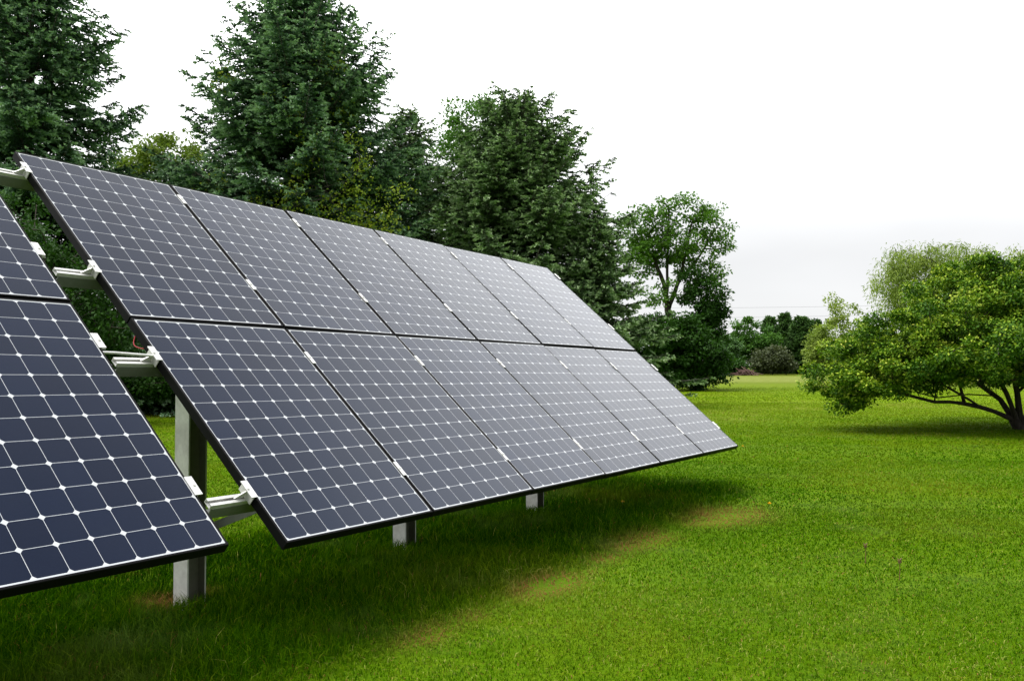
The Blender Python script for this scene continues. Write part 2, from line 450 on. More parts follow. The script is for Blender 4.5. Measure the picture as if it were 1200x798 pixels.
RAIL_V = [.325, 1.272, 1.99, 2.945]
def make_table(name, label, O, ncols, direction, posts_u, rail_ext, jitter):
    base = np.array([O[0], O[1], 0.0])
    root = empty(name, base, HEAD)
    tag(root, label, 'solar array')
    RW = Matrix.Translation(base) @ Matrix.Rotation(HEAD, 4, 'Z')
    RI = RW.inverted()
    R3 = np.array(RI.to_3x3()); 
    def L(v): return (np.asarray(v) - base) @ R3.T          # world -> root-local
    def T(v):                                               # (u, v, n) -> root-local
        v = np.asarray(v, float)
        return L(O + v[:, :1] * AX + v[:, 1:2] * VV + v[:, 2:3] * NN)
    u_of = lambda c: (c * (PW + G) if direction > 0 else -(c + 1) * PW - c * G)
    u_lo = min(u_of(0), u_of(ncols - 1)); u_hi = max(u_of(0), u_of(ncols - 1)) + PW
    for c in range(ncols):
        for r in range(2):
            cen = O + AX * (u_of(c) + PW / 2) + VV * (r * (PH + G) + PH / 2)
            B = Matrix(((AX[0], VV[0], NN[0]), (AX[1], VV[1], NN[1]), (AX[2], VV[2], NN[2])))
            jx = rng.normal(0, jitter); jy = rng.normal(0, jitter)
            B = B @ Matrix.Rotation(jx, 3, 'X') @ Matrix.Rotation(jy, 3, 'Y')
            W = Matrix.Translation(cen) @ B.to_4x4()
            p = link('solar_panel', proto_frame, None, root, RI @ W)
            gl = link('cell_glass', proto_glass, None, p)
    # rails: open-topped struts parallel to the row
    for i, rv in enumerate(RAIL_V):
        mb = MB()
        a0, a1 = u_lo - rail_ext[0], u_hi + rail_ext[1]
        w, dep, th_ = .046, .022, .003
        top = -.0475
        prof = [(-w/2, top), (-w/2, top - dep), (w/2, top - dep), (w/2, top), (w/2 - .015, top), (w/2 - .015, top - .006),
                (w/2 - th_, top - .006), (w/2 - th_, top - dep + th_), (-w/2 + th_, top - dep + th_), (-w/2 + th_, top - .006),
                (-w/2 + .015, top - .006), (-w/2 + .015, top)]
        fn = lambda q, uu: T(np.stack([np.full(len(q), uu), rv + q[:, 0], q[:, 1]], 1))
        mb.prism(prof, fn, a0, a1)
        rail = mb.build('rail', M['alu'], root)
        # the deeper purlin the strut is bolted to
        mb = MB(); dd = top - dep - .001
        w2 = .05; d2 = .062
        prof = [(-w2/2, dd), (-w2/2, dd - d2), (w2/2, dd - d2), (w2/2, dd - d2 + .005), (-w2/2 + .005, dd - d2 + .005), (-w2/2 + .005, dd - .005), (w2/2, dd - .005), (w2/2, dd)]
        mb.prism(prof, fn, a0 + .012, a1 - .012)
        mb.build('purlin', M['strut'], root)
    # clamps at panel edges and between panels
    edges = [u_lo - .001] + [min(u_of(c), u_of(c + 1)) + PW + G / 2 for c in range(ncols - 1)] + [u_hi + .001]
    for e, uu in enumerate(edges):
        for rv in RAIL_V:
            mb = MB()
            end = e in (0, len(edges) - 1)
            hw = .013
            if end:
                sgn = -1 if e == 0 else 1
                lo_u, hi_u = sorted((uu - sgn * .012, uu + sgn * .024))
            else: lo_u, hi_u = uu - hw, uu + hw
            if not end: 
                mb.box((lo_u, rv - .052, .0012), (hi_u, rv + .052, .0052), T)
                mb.box((uu - .004, rv - .045, -.0465), (uu + .004, rv + .045, .0008), T)
            if end:
                mb.box((lo_u, rv - .052, .0012), (hi_u, rv + .052, .0052), T)
                s0, s1 = sorted((uu + sgn * .0035, uu + sgn * .0075))
                mb.box((s0, rv - .05, -.0465), (s1, rv + .05, .0008), T)
            mb.tube(T([(uu + (0 if not end else sgn * .012), rv, .0054), (uu + (0 if not end else sgn * .012), rv, .0115)]), .0065, 6)
            if end:   # gusset down to the strut
                gx0, gx1 = (uu + sgn * .009), (uu + sgn * .065)
                pl = [(gx0, -.046), (gx0, .0008), (gx1, -.046)]
                mb.prism(pl, lambda q, vv_: T(np.stack([q[:, 0], np.full(len(q), vv_), q[:, 1]], 1)), rv - .003, rv + .003)
            mb.build('clamp', M['alu'], root)
    # posts (wide-flange sections), sloping rafters, knee braces
    for pu in posts_u:
        foot = O + AX * pu + BH * 1.17
        foot = np.array([foot[0], foot[1], 0.0])
        # top of post: underside of rafter
        vtop = 1.17 / (VV @ BH)
        nraf = -.0475 - .022 - .062 - .003
        ztop = (O + AX * pu + VV * vtop)[2] + nraf * NN[2] - .075
        H2, W2, tf, tw = .060, .059, .009, .007
        prof = [(-H2, -W2), (-H2 + tf, -W2), (-H2 + tf, -tw/2), (H2 - tf, -tw/2), (H2 - tf, -W2), (H2, -W2), (H2, W2), (H2 - tf, W2), (H2 - tf, tw/2), (-H2 + tf, tw/2), (-H2 + tf, W2), (-H2, W2)]
        mb = MB()
        fn = lambda q, z: L(foot + q[:, :1] * AXH + q[:, 1:2] * BH + np.array([0, 0, z]))
        mb.prism(prof, fn, -.3, ztop)
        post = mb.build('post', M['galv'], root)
        post.data.materials.append(M['recess_shade'])
        for k in (1, 2, 3, 7, 8, 9): post.data.polygons[2 + k].material_index = 1      # recess shade painted dark onto web and inner flange faces
        mb = MB()
        mb.box((pu - .04, .30, nraf - .08), (pu + .04, 2.98, nraf), T)
        mb.build('rafter', M['strut'], root)
        mb = MB()
        up = O + AX * (pu + .085) + VV * .42 + NN * (nraf - .06); lo = foot + AXH * .085 + np.array([0, 0, .42])
        side = AXH * .0035; dv = up - lo; wv = np.cross(dv, AXH); wv = wv / np.linalg.norm(wv) * .022
        mb.add(L(np.array([lo - side - wv, lo + side - wv, lo + side + wv, lo - side + wv, up - side - wv, up + side - wv, up + side + wv, up - side + wv])),
               [(0,3,2,1),(4,5,6,7),(0,1,5,4),(1,2,6,5),(2,3,7,6),(3,0,4,7)])
        mb.build('brace', M['strut'], root)
    return root, T, L

far_root, T2, L2 = make_table('solar_array', 'far rack of twelve dark solar panels tilted over the lawn on three steel posts', O2, 6, +1, [.384, 2.221, 4.079], (.20, .03), .0042)
near_root, T1, L1 = make_table('solar_array', 'near solar panel rack cut off by the left edge of the picture', O1, 3, -1, [-2.6, -1.25], (.1, .012), .002)
# thin earthing bar from the near rack's clamp, and a red cable loop under the far rack
mb = MB(); mb.tube(T1([(.02, 1.245, -.045), (.10, 1.25, -.05), (.30, 1.235, -.05)]), .007, 6); mb.build('earthing_bar', M['alu'], near_root)
s_ = np.linspace(0, 1, 14)
mb = MB(); mb.tube(T2(np.stack([.004 - .020 * np.sin(s_ * np.pi), 1.47 - .10 * s_, -.050 - .02 * np.sin(s_ * np.pi)], 1)), .0024, 6); mb.build('cable', M['red'], far_root)

# ------------------------------------------------------------------ trees
def spruce(name, label, base, H, R, seed, nbr, mat_, tw=.054, tl=.105, spacing=.16, low=.03, shape=.85, cat='tree', group=None, lean=0., dens=1.0, droop=1.0, bulge=0., top_round=0.):
    r = np.random.default_rng(seed)
    root = empty(name, base); tag(root, label, cat, group)
    # trunk
    n = 14; z = np.linspace(0, H, n)
    wob = np.cumsum(r.normal(0, .012, (n, 2)), 0); wob[0] = 0
    tr = np.stack([wob[:, 0] + lean * z, wob[:, 1], z], 1)
    mb = MB(); mb.tube(tr, np.maximum(.02 * H * (1 - z / H) ** .8, .012) * .75, 9); 
    pos = []; dr = []; tip = []
    hs = np.linspace(low, .985, nbr) + r.normal(0, .012, nbr)
    for i, h in enumerate(hs):
        h = min(max(h, .01), .99)
        az = i * 2.39996 + r.normal(0, .35)
        prof = (1 - h) ** shape + bulge * math.sin(math.pi * min(1, h)) 
        Lb = R * prof * r.uniform(.72, 1.1) + .18
        if r.random() < .15: Lb *= r.uniform(1.08, 1.22)
        el = rad(-14 + 62 * h ** 1.3 + r.normal(0, 7)) * 1.0
        p0 = np.array([np.interp(h * H, z, tr[:, 0]), np.interp(h * H, z, tr[:, 1]), h * H])
        rd = np.array([math.cos(az), math.sin(az), 0.])
        ns = max(4, int(Lb / .25)); s = np.linspace(0, 1, ns)
        sag = -.20 * droop * (1 - h) * Lb * s ** 1.4 + .16 * Lb * s ** 3.5
        pts = p0 + rd * (Lb * math.cos(el) * s)[:, None] + np.stack([0 * s, 0 * s, Lb * math.sin(el) * s + sag], 1)
        pts[:, :2] += np.cumsum(r.normal(0, .02, (ns, 2)), 0)
        mb.tube(pts, np.maximum(.011 * Lb * (1 - s * .9), .006), 4, cap=False)
        lat = np.array([-rd[1], rd[0], 0.])
        nb = max(5, int(Lb * .93 / spacing * dens * 2))
        sb = np.append(np.sort(r.uniform(.12, 1.0, nb)), [1.0])
        for j, ss in enumerate(sb):
            q = np.array([np.interp(ss, s, pts[:, k]) for k in range(3)])
            side = 1 if j % 2 else -1
            lb = (.16 + .40 * min(Lb, 3.4) * (1 - ss) ** .75 * (0.35 + .65 * min(1, ss / .3))) * r.uniform(.6, 1.2)
            ang = rad(r.normal(52, 12)) if j < nb else 0
            dd = rd * math.cos(ang) + lat * side * math.sin(ang)
            hang = r.normal(-.16, .13) * droop
            dd = dd + np.array([0, 0, hang + .1 * h]); dd /= np.linalg.norm(dd)
            nt_ = max(5, int(lb / (tl * .19)))
            f = (np.arange(nt_) + r.uniform(0, 1)) / nt_
            pp = q + dd * (lb * f)[:, None] + np.array([0, 0, 1.0]) * (-.16 * lb * f ** 2 + .10 * lb * f ** 4)[:, None]
            tdir = dd * .95 + r.normal(0, 1, (nt_, 3)) * np.array([.60, .60, .42]); tdir[:, 2] += .10
            pos.append(pp); dr.append(tdir); tip.append(f * .75 + .25 * ss + r.normal(0, .1))
    mb.build('trunk', M['bark'], root, smooth=True)
    pos = np.concatenate(pos); dr = norm(np.concatenate(dr)); tip = np.concatenate(tip)
    N = len(pos)
    Ls = tl * r.uniform(.65, 1.3, N); ws = tw * r.uniform(.7, 1.25, N)
    up = norm(r.normal(0, .45, (N, 3)) + np.array([0, 0, 1.]))
    q1 = leaves(pos, dr, up, Ls, ws, .06)
    q2 = leaves(pos, dr, np.cross(dr, up), Ls * .9, ws * .85, .05)
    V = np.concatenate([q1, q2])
    rnd = np.clip(r.normal(.14, .10, N) + 2.1 * np.clip(tip - .48, -.1, 1), 0, 1); rnd = np.concatenate([rnd, rnd - .03])  # paler new growth; crown shade and lit tips also put into the colour
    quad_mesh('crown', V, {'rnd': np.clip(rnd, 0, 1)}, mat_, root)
    return root

def sample_lobes(lobes, n, r, shell=.55):
    """random points in a set of ellipsoids (cx,cy,cz,rx,ry,rz), biased to the outer shell"""
    vol = np.array([(l[3] * l[4] * l[5]) ** .8 for l in lobes]); vol /= vol.sum()
    k = r.choice(len(lobes), n, p=vol)
    d = norm(r.normal(0, 1, (n, 3)))
    rr = (r.uniform(shell ** 3, 1, n)) ** (1 / 3)
    l = np.array(lobes)[k]
    return l[:, :3] + d * rr[:, None] * l[:, 3:6]

def broadleaf(name, label, base, stems, lobes, ncl, cl_r, nleaf, leaf_l, leaf_w, mat_, bark, seed, cat='tree', group=None, zmin=.3, shell=.5, flat=.6, r_twig=.008, r_exp=2.3, r_scale=1.0, droop=0., tipcol=0., jag=1.0, clear=None):
    """stems: list of polylines (local points) that make the main wood; clusters attach by shortest growth path"""
    r = np.random.default_rng(seed)
    root = empty(name, base); tag(root, label, cat, group)
    nodes = []; par = []
    for st in stems:
        st = np.asarray(st, float); prev = -1
        # attach to nearest existing node
        if nodes:
            d = np.linalg.norm(np.array(nodes) - st[0], axis=1); prev = int(d.argmin())
        for i, p in enumerate(st):
            if i == 0 and nodes and d.min() < .05: continue
            if i > 0 or not nodes:
                q0 = nodes[prev] if prev >= 0 else p
                m = max(1, int(np.linalg.norm(p - q0) / .35)) if prev >= 0 else 1
                for k in range(1, m + 1):
                    pt = q0 + (p - q0) * k / m
                    if k < m: pt = pt + r.normal(0, .02, 3)
                    nodes.append(pt); par.append(prev); prev = len(nodes) - 1
            else:
                nodes.append(p); par.append(prev); prev = len(nodes) - 1
    cl = sample_lobes(lobes, ncl, r, shell); cl = cl[cl[:, 2] > zmin]
    if clear: cl = cl[(cl[:, 0] < clear[0]) | (cl[:, 2] > clear[1] - .25 * np.maximum(0, np.abs(cl[:, 0]) - 1.6))]
    org = nodes[0]
    order = np.argsort(np.linalg.norm(cl - np.array(nodes[len(nodes)//2]), axis=1))
    dist = [0.0]
    for i in range(1, len(nodes)): dist.append((dist[par[i]] if par[i] >= 0 else 0) + np.linalg.norm(nodes[i] - nodes[par[i]]))
    A = np.zeros((len(nodes) + ncl * 14 + 10, 3)); A[:len(nodes)] = nodes
    D = np.zeros(len(A)); D[:len(nodes)] = dist; n = len(nodes); par = list(par)
    ends = []
    for i in order:
        c = cl[i]
        d = np.linalg.norm(A[:n] - c, axis=1)
        back = np.maximum(0, -(c - A[:n]) @ norm(c - org)) * 1.0
        lowpen = np.maximum(0, A[:n, 2] - c[2]) * .35
        j = int((d + .22 * D[:n] + back + lowpen).argmin())
        m = min(12, max(1, int(d[j] / .45)))
        a = A[j].copy(); prev = j
        curve = r.normal(0, .07 * d[j], 3) + np.array([0, 0, .10 * d[j]])
        for k in range(1, m + 1):
            f = k / m
            A[n] = a + (c - a) * f + curve * (4 * f * (1 - f)) * .6
            D[n] = D[prev] + d[j] / m; par.append(prev); prev = n; n += 1
        ends.append(prev)
    A = A[:n]
    w = np.zeros(n)
    for e in ends: w[e] += 1
    for i in range(n - 1, 0, -1):
        if par[i] >= 0: w[par[i]] += w[i]
    w = np.maximum(w, 1)
    rads = r_twig * r_scale * w ** (1 / r_exp)
    # chains
    kids = {}
    for i in range(n): kids.setdefault(par[i], []).append(i)
    mbt = MB(); mbl = MB()
    stack = [(x, None) for x in kids.get(-1, [])]
    while stack:
        i, p = stack.pop()
        ch = [] if p is None else [p]
        cur = i
        while True:
            ch.append(cur); ks = kids.get(cur, [])
            if not ks: break
            ks = sorted(ks, key=lambda k: -w[k])
            for k in ks[1:]: stack.append((k, cur))
            cur = ks[0]
        if len(ch) < 2: continue
        rr = rads[ch].copy()
        if p is not None: rr[0] = min(rr[0], rr[1] * 1.3)
        main = p is None or rr.max() > .25 * rads.max()
        if p is None: rr[0] *= 1.1
        mbt.tube(A[ch], np.maximum(rr, .004), 8 if main else 4, cap=False)
    mbt.build('trunk', bark, root, smooth=True)
    # leaves: every cluster is a loose spray of leaves on short twigs
    C = A[ends]; K = len(C)
    per = np.maximum(3, (nleaf / K * r.uniform(.55, 1.5, K))).astype(int)
    idx = np.repeat(np.arange(K), per); N = len(idx)
    off = r.normal(0, 1, (N, 3)); off = norm(off) * (r.uniform(0, 1, N) ** .5)[:, None]
    crad = cl_r * r.uniform(.6, 1.4, K) * jag
    off = off * crad[idx][:, None] * np.array([1, 1, flat])
    pos = C[idx] + off
    if droop: pos[:, 2] -= droop * r.uniform(0, 1, N) ** 1.5
    dirv = norm(off + 1e-3) * .7 + r.normal(0, .6, (N, 3)); dirv[:, 2] -= .25 + droop
    nr = r.normal(0, .55, (N, 3)) + np.array([0, 0, 1.])
    V = leaves(pos, dirv, norm(nr), leaf_l * r.uniform(.65, 1.3, N), leaf_w * r.uniform(.7, 1.25, N), .05)
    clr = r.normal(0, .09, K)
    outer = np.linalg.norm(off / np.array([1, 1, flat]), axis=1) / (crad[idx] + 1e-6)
    rnd = .36 + clr[idx] + r.normal(0, .13, N) + tipcol * np.maximum(0, outer - .55) * np.where(off[:, 2] > 0, 1, .3)  # tipcol: yellower outer leaves, clump tops lightened to paint light on them
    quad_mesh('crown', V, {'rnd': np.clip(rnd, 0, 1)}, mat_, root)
    return root

def gpt(px, Y): 
    p = at(px, 427, Y); return (p[0], p[1], 0.0)
def hgt(py, Y): return float(at(600, py, Y)[2])

# --- spruces behind the array
B_ = gpt(28, 24); spruce('spruce_tree', 'tall dark spruce cut by the left picture edge behind the near solar rack', B_, 15.5, 4.5, 11, 380, M['spruce'], shape=.7, droop=1.3)
B_ = gpt(348, 27); spruce('spruce_tree', 'tallest blue green spruce with vine leaves climbing in it behind the solar panels', B_, hgt(-30, 27), 5.9, 12, 430, M['spruce'], shape=.68, bulge=.03)
B_ = gpt(603, 29); spruce('spruce_tree', 'broad round topped green spruce behind the far end of the solar panels', B_, hgt(122, 29), 5.6, 13, 380, M['spruce_far'], shape=.66, bulge=.02)
B_ = gpt(694, 27); spruce('spruce_tree', 'short ragged spruce at the right end of the spruce row', B_, hgt(240, 27), 2.6, 14, 190, M['spruce_far'], shape=.95, droop=1.2)
B_ = gpt(474, 31); spruce('spruce_tree', 'slim spruce squeezed between the two biggest spruces', B_, hgt(132, 31), 3.8, 15, 260, M['spruce_far'], shape=.7)
B_ = gpt(225, 25); spruce('spruce_tree', 'low young spruce just above the left panels left of the tallest spruce', B_, hgt(200, 25), 3.2, 16, 190, M['spruce'], shape=.55)

# --- vine in the tallest spruce
def vine():
    r = np.random.default_rng(5)
    base = np.array(gpt(400, 23.0)); root = empty('climbing_vine', base)
    tag(root, 'yellow green leafy vine climbing up through the tallest spruce', 'vine')
    blobs = []
    for px, py, n, s in [(365,60,3,14),(382,72,5,16),(378,95,4,14),(395,80,3,12),(352,150,3,16),(372,165,4,15),(360,190,3,14),(402,140,3,12),(410,170,4,14),(425,200,6,16),(415,222,6,18),(440,245,6,22),(400,250,8,24),(425,262,8,24),(385,255,5,20),(455,225,4,14),(330,120,3,12),(262,85,3,12),(258,105,3,10),(300,232,5,20),(250,215,4,16),(350,215,4,18),(465,262,4,14),(345,240,5,18),(180,240,3,20),(230,250,4,20)]:
        for k in range(n):
            Y = 24.3 - max(0, (230 - py)) * -.010 + r.uniform(-.5, .6)
            if px < 300: Y -= .2
            blobs.append(at(px + r.normal(0, s * .55), py + r.normal(0, s * .6), Y) - base)
    blobs = np.array(blobs)
    mb = MB()
    st = sorted([b for b in blobs], key=lambda b: b[2])
    for k in range(7):
        sub = [np.array([r.normal(0, .4) - .6, .6 + r.normal(0, .2), 0])] + [b + np.array([0, .15, 0]) for b in st[k::7]]
        # smooth climb: keep points in rising order and blend sideways
        sub = np.array(sub); sm = sub.copy()
        for _ in range(2): sm[1:-1] = (sm[:-2] + sm[1:-1] * 2 + sm[2:]) / 4
        mb.tube(sm, np.linspace(.010, .004, len(sm)), 5)
    mb.build('stems', M['bark'], root)
    K = len(blobs); idx = np.repeat(np.arange(K), 26); N = len(idx)
    off = r.normal(0, .17, (N, 3)) * np.array([1.0, .8, 1.0])
    pos = blobs[idx] + off
    dv = r.normal(0, .6, (N, 3)) + np.array([0, -.4, -.6])
    V = leaves(pos, dv, norm(r.normal(0, .5, (N, 3)) + np.array([0, -.6, .7])), .088 * r.uniform(.6, 1.3, N), .07 * r.uniform(.7, 1.2, N), .04)
    quad_mesh('leaves', V, {'rnd': np.clip(r.normal(.4, .25, N), 0, 1)}, M['vine'], root)
vine()

# --- broadleaf trees near the spruces
def tree_px(name, label, px, Y, lobes_px, trunk_px, mat_, bark, seed, ncl, nleaf, ll, lw, cl_r, depth=1.0, **kw):
    """lobes_px: (px, py, half-width px, half-height px[, depth offset m]); trunk_px: polylines in px. Converted to metres at distance Y."""
    base = np.array(gpt(px, Y)); k = Y / F
    lobes = []
    for l in lobes_px:
        c = at(l[0], l[1], Y + (l[4] if len(l) > 4 else 0)) - base
        lobes.append((c[0], c[1], c[2], l[2] * k, max(l[2], l[3]) * k * depth * .9, l[3] * k))
    stems = []
    for st in trunk_px:
        stems.append([at(p[0], p[1], Y + (p[2] if len(p) > 2 else 0)) - base for p in st])
    stems[0][0] = np.array([stems[0][0][0], stems[0][0][1], -.1])
    return broadleaf(name, label, base, stems, lobes, ncl, cl_r, nleaf, ll, lw, mat_, bark, seed, **kw)

tree_px('leafy_tree', 'yellow green leafy tree peeking over the panels in the gap between two spruces', 175, 34,
        [(190, 205, 42, 50), (155, 220, 35, 45), (215, 200, 35, 48), (185, 300, 60, 70)], [[(185, 466), (186, 300), (190, 180)]], M['yellow'], M['bark'], 21, 140, 16000, .17, .10, .55)
tree_px('leafy_tree', 'upright leafy tree poking out behind the top of the round spruce', 560, 36,
        [(560, 160, 42, 55), (535, 175, 30, 60), (590, 135, 30, 30), (525, 240, 40, 70), (640, 165, 30, 35)], [[(555, 464), (555, 300), (552, 170), (550, 115)], [(555, 280), (590, 180), (600, 112)], [(553, 260), (528, 180)]], M['maple'], M['bark'], 22, 170, 13000, .17, .09, .5, shell=.3)
# elm
tree_px('elm_tree', 'tall open crowned elm with bare forked trunk standing alone past the panels', 783, 47,
        [(745, 262, 22, 26), (775, 252, 24, 24), (808, 246, 24, 18), (835, 262, 26, 24), (848, 285, 16, 16), (790, 285, 30, 26), (752, 300, 24, 26), (812, 305, 26, 26), (770, 340, 22, 20, -1), (832, 320, 18, 16), (765, 285, 28, 28)],
        [[(783, 455), (783, 400), (784, 372), (780, 340), (768, 305), (757, 268)], [(783, 365), (795, 330), (803, 300), (812, 255)], [(782, 350), (782, 300), (784, 258)], [(795, 330), (820, 300), (838, 268)], [(768, 305), (748, 285)]],
        M['elm'], M['bark_dark'], 23, 250, 10800, .20, .12, .46, shell=.2, r_twig=.013, r_exp=2.1, zmin=2.5)
tree_px('young_tree', 'dense dark leafy tree growing close against the right of the elm trunk', 822, 46,
        [(822, 352, 26, 28), (828, 385, 24, 30), (815, 330, 16, 16), (812, 415, 30, 40), (838, 345, 14, 12)], [[(818, 456), (820, 400), (822, 335)]], M['deep'], M['bark_dark'], 24, 150, 16000, .19, .12, .5, zmin=.15)
tree_px('bush', 'big dark rounded bush hiding the foot of the elm', 785, 43.5,
        [(785, 412, 38, 42), (760, 405, 26, 36), (815, 420, 28, 36), (800, 395, 28, 28), (840, 428, 14, 24)], [[(788, 458), (788, 420), (786, 385)]], M['deep'], M['bark_dark'], 25, 200, 26000, .18, .12, .5, cat='bush', zmin=.1)
# low growth under the spruces, seen through the gap between the racks
tree_px('bush', 'dark low bush under the spruces seen between the two racks', 150, 22.5,
        [(120, 440, 40, 30), (170, 448, 40, 26), (90, 420, 40, 50), (220, 440, 40, 40)], [[(150, 486), (150, 450)]], M['deep'], M['bark_dark'], 26, 110, 16000, .10, .065, .4, cat='bush', zmin=.05)
tree_px('bush', 'leafy understory bush high in the gap behind the near rack', 40, 19,
        [(60, 340, 60, 70), (110, 330, 40, 50), (20, 290, 50, 60), (90, 390, 50, 50), (150, 390, 40, 40)], [[(60, 498), (62, 400), (60, 320)]], M['deep'], M['bark_dark'], 27, 150, 9000, .11, .07, .42, cat='bush', zmin=.3)

# --- willow and the spreading tree on the right
tree_px('willow_tree', 'pale green willow rising behind the spreading tree', 1105, 52,
        [(1060, 305, 28, 22), (1100, 300, 34, 20), (1140, 300, 30, 18), (1045, 335, 22, 32), (1095, 340, 50, 44), (1150, 335, 40, 40), (1185, 330, 30, 40)],
        [[(1105, 452), (1104, 400), (1100, 340), (1090, 300)], [(1104, 400), (1140, 320)], [(1104, 390), (1060, 320)]], M['willow'], M['bark'], 31, 300, 30000, .24, .055, .55, shell=.3, droop=.9, r_twig=.012)

def spreading_tree():
    base = ground_at(1196, 503); Y = base[1]
    q = lambda px, py, dy=0: at(px, py, Y + dy) - base
    k = Y / F
    lobes = []
    for px, py, rx, rz, ry, dy in [(1190, 385, 110, 88, 2.3, 0), (1100, 392, 85, 62, 1.9, -.3), (1052, 422, 70, 50, 1.6, -.5), (1003, 439, 50, 38, 1.2, -.5),
                                   (980, 449, 30, 27, .8, -.4), (1130, 360, 70, 50, 1.6, .4), (1270, 395, 100, 78, 2.3, 0), (1350, 415, 80, 52, 1.7, 0),
                                   (1180, 420, 120, 40, 2.6, -1.2), (1180, 410, 140, 55, 2.6, 1.5), (1040, 405, 50, 38, 1.3, .8), (1160, 335, 45, 36, 1.2, 0), (1215, 330, 50, 34, 1.3, .3)]:
        c = q(px, py, dy); lobes.append((c[0], c[1], c[2], rx * k, ry, rz * k))
    st = [[q(1196, 505), q(1188, 492), q(1165, 482, -.1), q(1130, 473, -.3), q(1095, 471, -.5), q(1060, 462, -.6), q(1020, 450, -.6)],
          [q(1190, 494), q(1172, 468, .2), q(1150, 452, .5), q(1120, 432, .8)],
          [q(1192, 496), q(1180, 462, -.2), q(1168, 440, -.3), q(1140, 400, -.5)],
          [q(1196, 498), q(1192, 460, .1), q(1186, 430, .1), q(1180, 360, .1)],
          [q(1168, 464, .2), q(1135, 462, .5), q(1098, 466, .8), q(1075, 460, .9)],
          [q(1198, 498), q(1225, 470), q(1255, 440), q(1300, 410)],
          [q(1197, 500), q(1215, 460, .6), q(1230, 420, .9)],
          [q(1150, 478, -.1), q(1125, 462, -.7), q(1090, 440, -1.1)]]
    broadleaf('spreading_tree', 'wide low spreading tree with bright yellow green leaves on leaning trunks at right', base, st, lobes, 800, .26, 270000, .062, .043, M['crab'], M['bark_dark'], 33,
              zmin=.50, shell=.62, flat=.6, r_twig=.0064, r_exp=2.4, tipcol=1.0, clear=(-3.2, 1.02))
spreading_tree()

# --- far tree line
def far_tree(name, label, px, Y, top, halfw, base_py, mat_, seed, kind='round', nleaf=5200, group=None, cat='tree'):
    lx = 1.0
    if kind == 'conifer':
        k = Y / F
        return spruce(name, label, gpt(px, Y), hgt(top, Y), halfw * k * 1.2, seed, 230, mat_, tw=.17, tl=.36, spacing=.26, shape=.6, group=group, droop=.4)
    cy = (top + base_py) / 2; hh = (base_py - top) / 2
    lobes = [(px, cy - hh * .25, halfw * .75, hh * .72), (px - halfw * .45, cy + hh * .15, halfw * .55, hh * .62), (px + halfw * .45, cy + hh * .1, halfw * .55, hh * .66), (px, cy + hh * .35, halfw * .85, hh * .55)]
    if kind == 'thin':
        lobes = [(px - halfw * .2, cy - hh * .5, halfw * .6, hh * .45), (px + halfw * .35, cy - hh * .35, halfw * .55, hh * .5), (px, cy + hh * .2, halfw * .7, hh * .6)]
    return tree_px(name, label, px, Y, lobes, [[(px, base_py), (px + 1, cy), (px, top + hh * .3)]], mat_, M['bark'], seed, 90 if kind != 'thin' else 70, nleaf, .36 if Y > 80 else .25, .24 if Y > 80 else .16, .95 if kind != 'thin' else .8,
                   group=group, shell=.35, zmin=.3, cat=cat)
FY = 118
far_tree('maple_tree', 'rounded mid green maple in the far tree line beside the dark cedars', 882, FY, 368, 31, 437, M['maple'], 41, nleaf=13000)
far_tree('bush', 'greyish olive bush in front of the maple in the far tree line', 905, 108, 407, 26, 437.5, M['olive'], 42, nleaf=6000, cat='bush')
far_tree('leafy_tree', 'dull brownish green tree behind the elm bush at the left end of the far line', 851, 112, 388, 17, 437, M['cedar'], 43)
far_tree('leafy_tree', 'pale feathery tree standing tallest in the far tree line', 984, 116, 343, 24, 436, M['willow'], 44, 'thin', 3000)
far_tree('bush', 'pale green bush left of the feathery tree over the spreading crown', 963, 112, 378, 18, 436, M['willow'], 45, cat='bush')
far_tree('leafy_tree', 'light green tree between the feathery tree and the willow', 1010, 112, 374, 18, 436, M['willow'], 46)
far_tree('hedge', 'dark low hedge at the foot of the far tree line by the elm', 856, 106, 422, 16, 438, M['deep'], 47, cat='hedge')
lab = ['dark cedar rising right behind the maple crown', 'tallest pointed dark cedar near the middle of the far row', 'broad olive cedar in the middle of the far row', 'dark brownish cedar at the right end of the cedar row']
for i, (px, top, hw) in enumerate([(903, 373, 11), (921, 369, 13), (939, 373, 15), (955, 377, 13)]):
    far_tree('cedar_tree', lab[i], px, FY + 2 + (i % 2) * 3, top, hw * 1.35, 437, M['cedar'], 50 + i, 'conifer', group='cedars in the far tree line')
far_tree('leafy_tree', 'deep green tree filling the far line behind the spreading tree', 1090, 122, 385, 40, 436, M['maple'], 56)
far_tree('leafy_tree', 'deep green tree filling the far line at the right picture edge', 1170, 122, 380, 45, 436, M['deep'], 57)
far_tree('leafy_tree', 'dark leafy tree in the far line left of the elm', 770, 122, 392, 50, 436, M['deep'], 58)

far_tree('leafy_tree', 'dark leafy tree standing between the elm bush and the far maple', 866, 126, 384, 20, 436, M['deep'], 59)
far_tree('leafy_tree', 'dark leafy tree filling in behind the middle cedars', 932, 128, 384, 34, 436, M['deep'], 60)

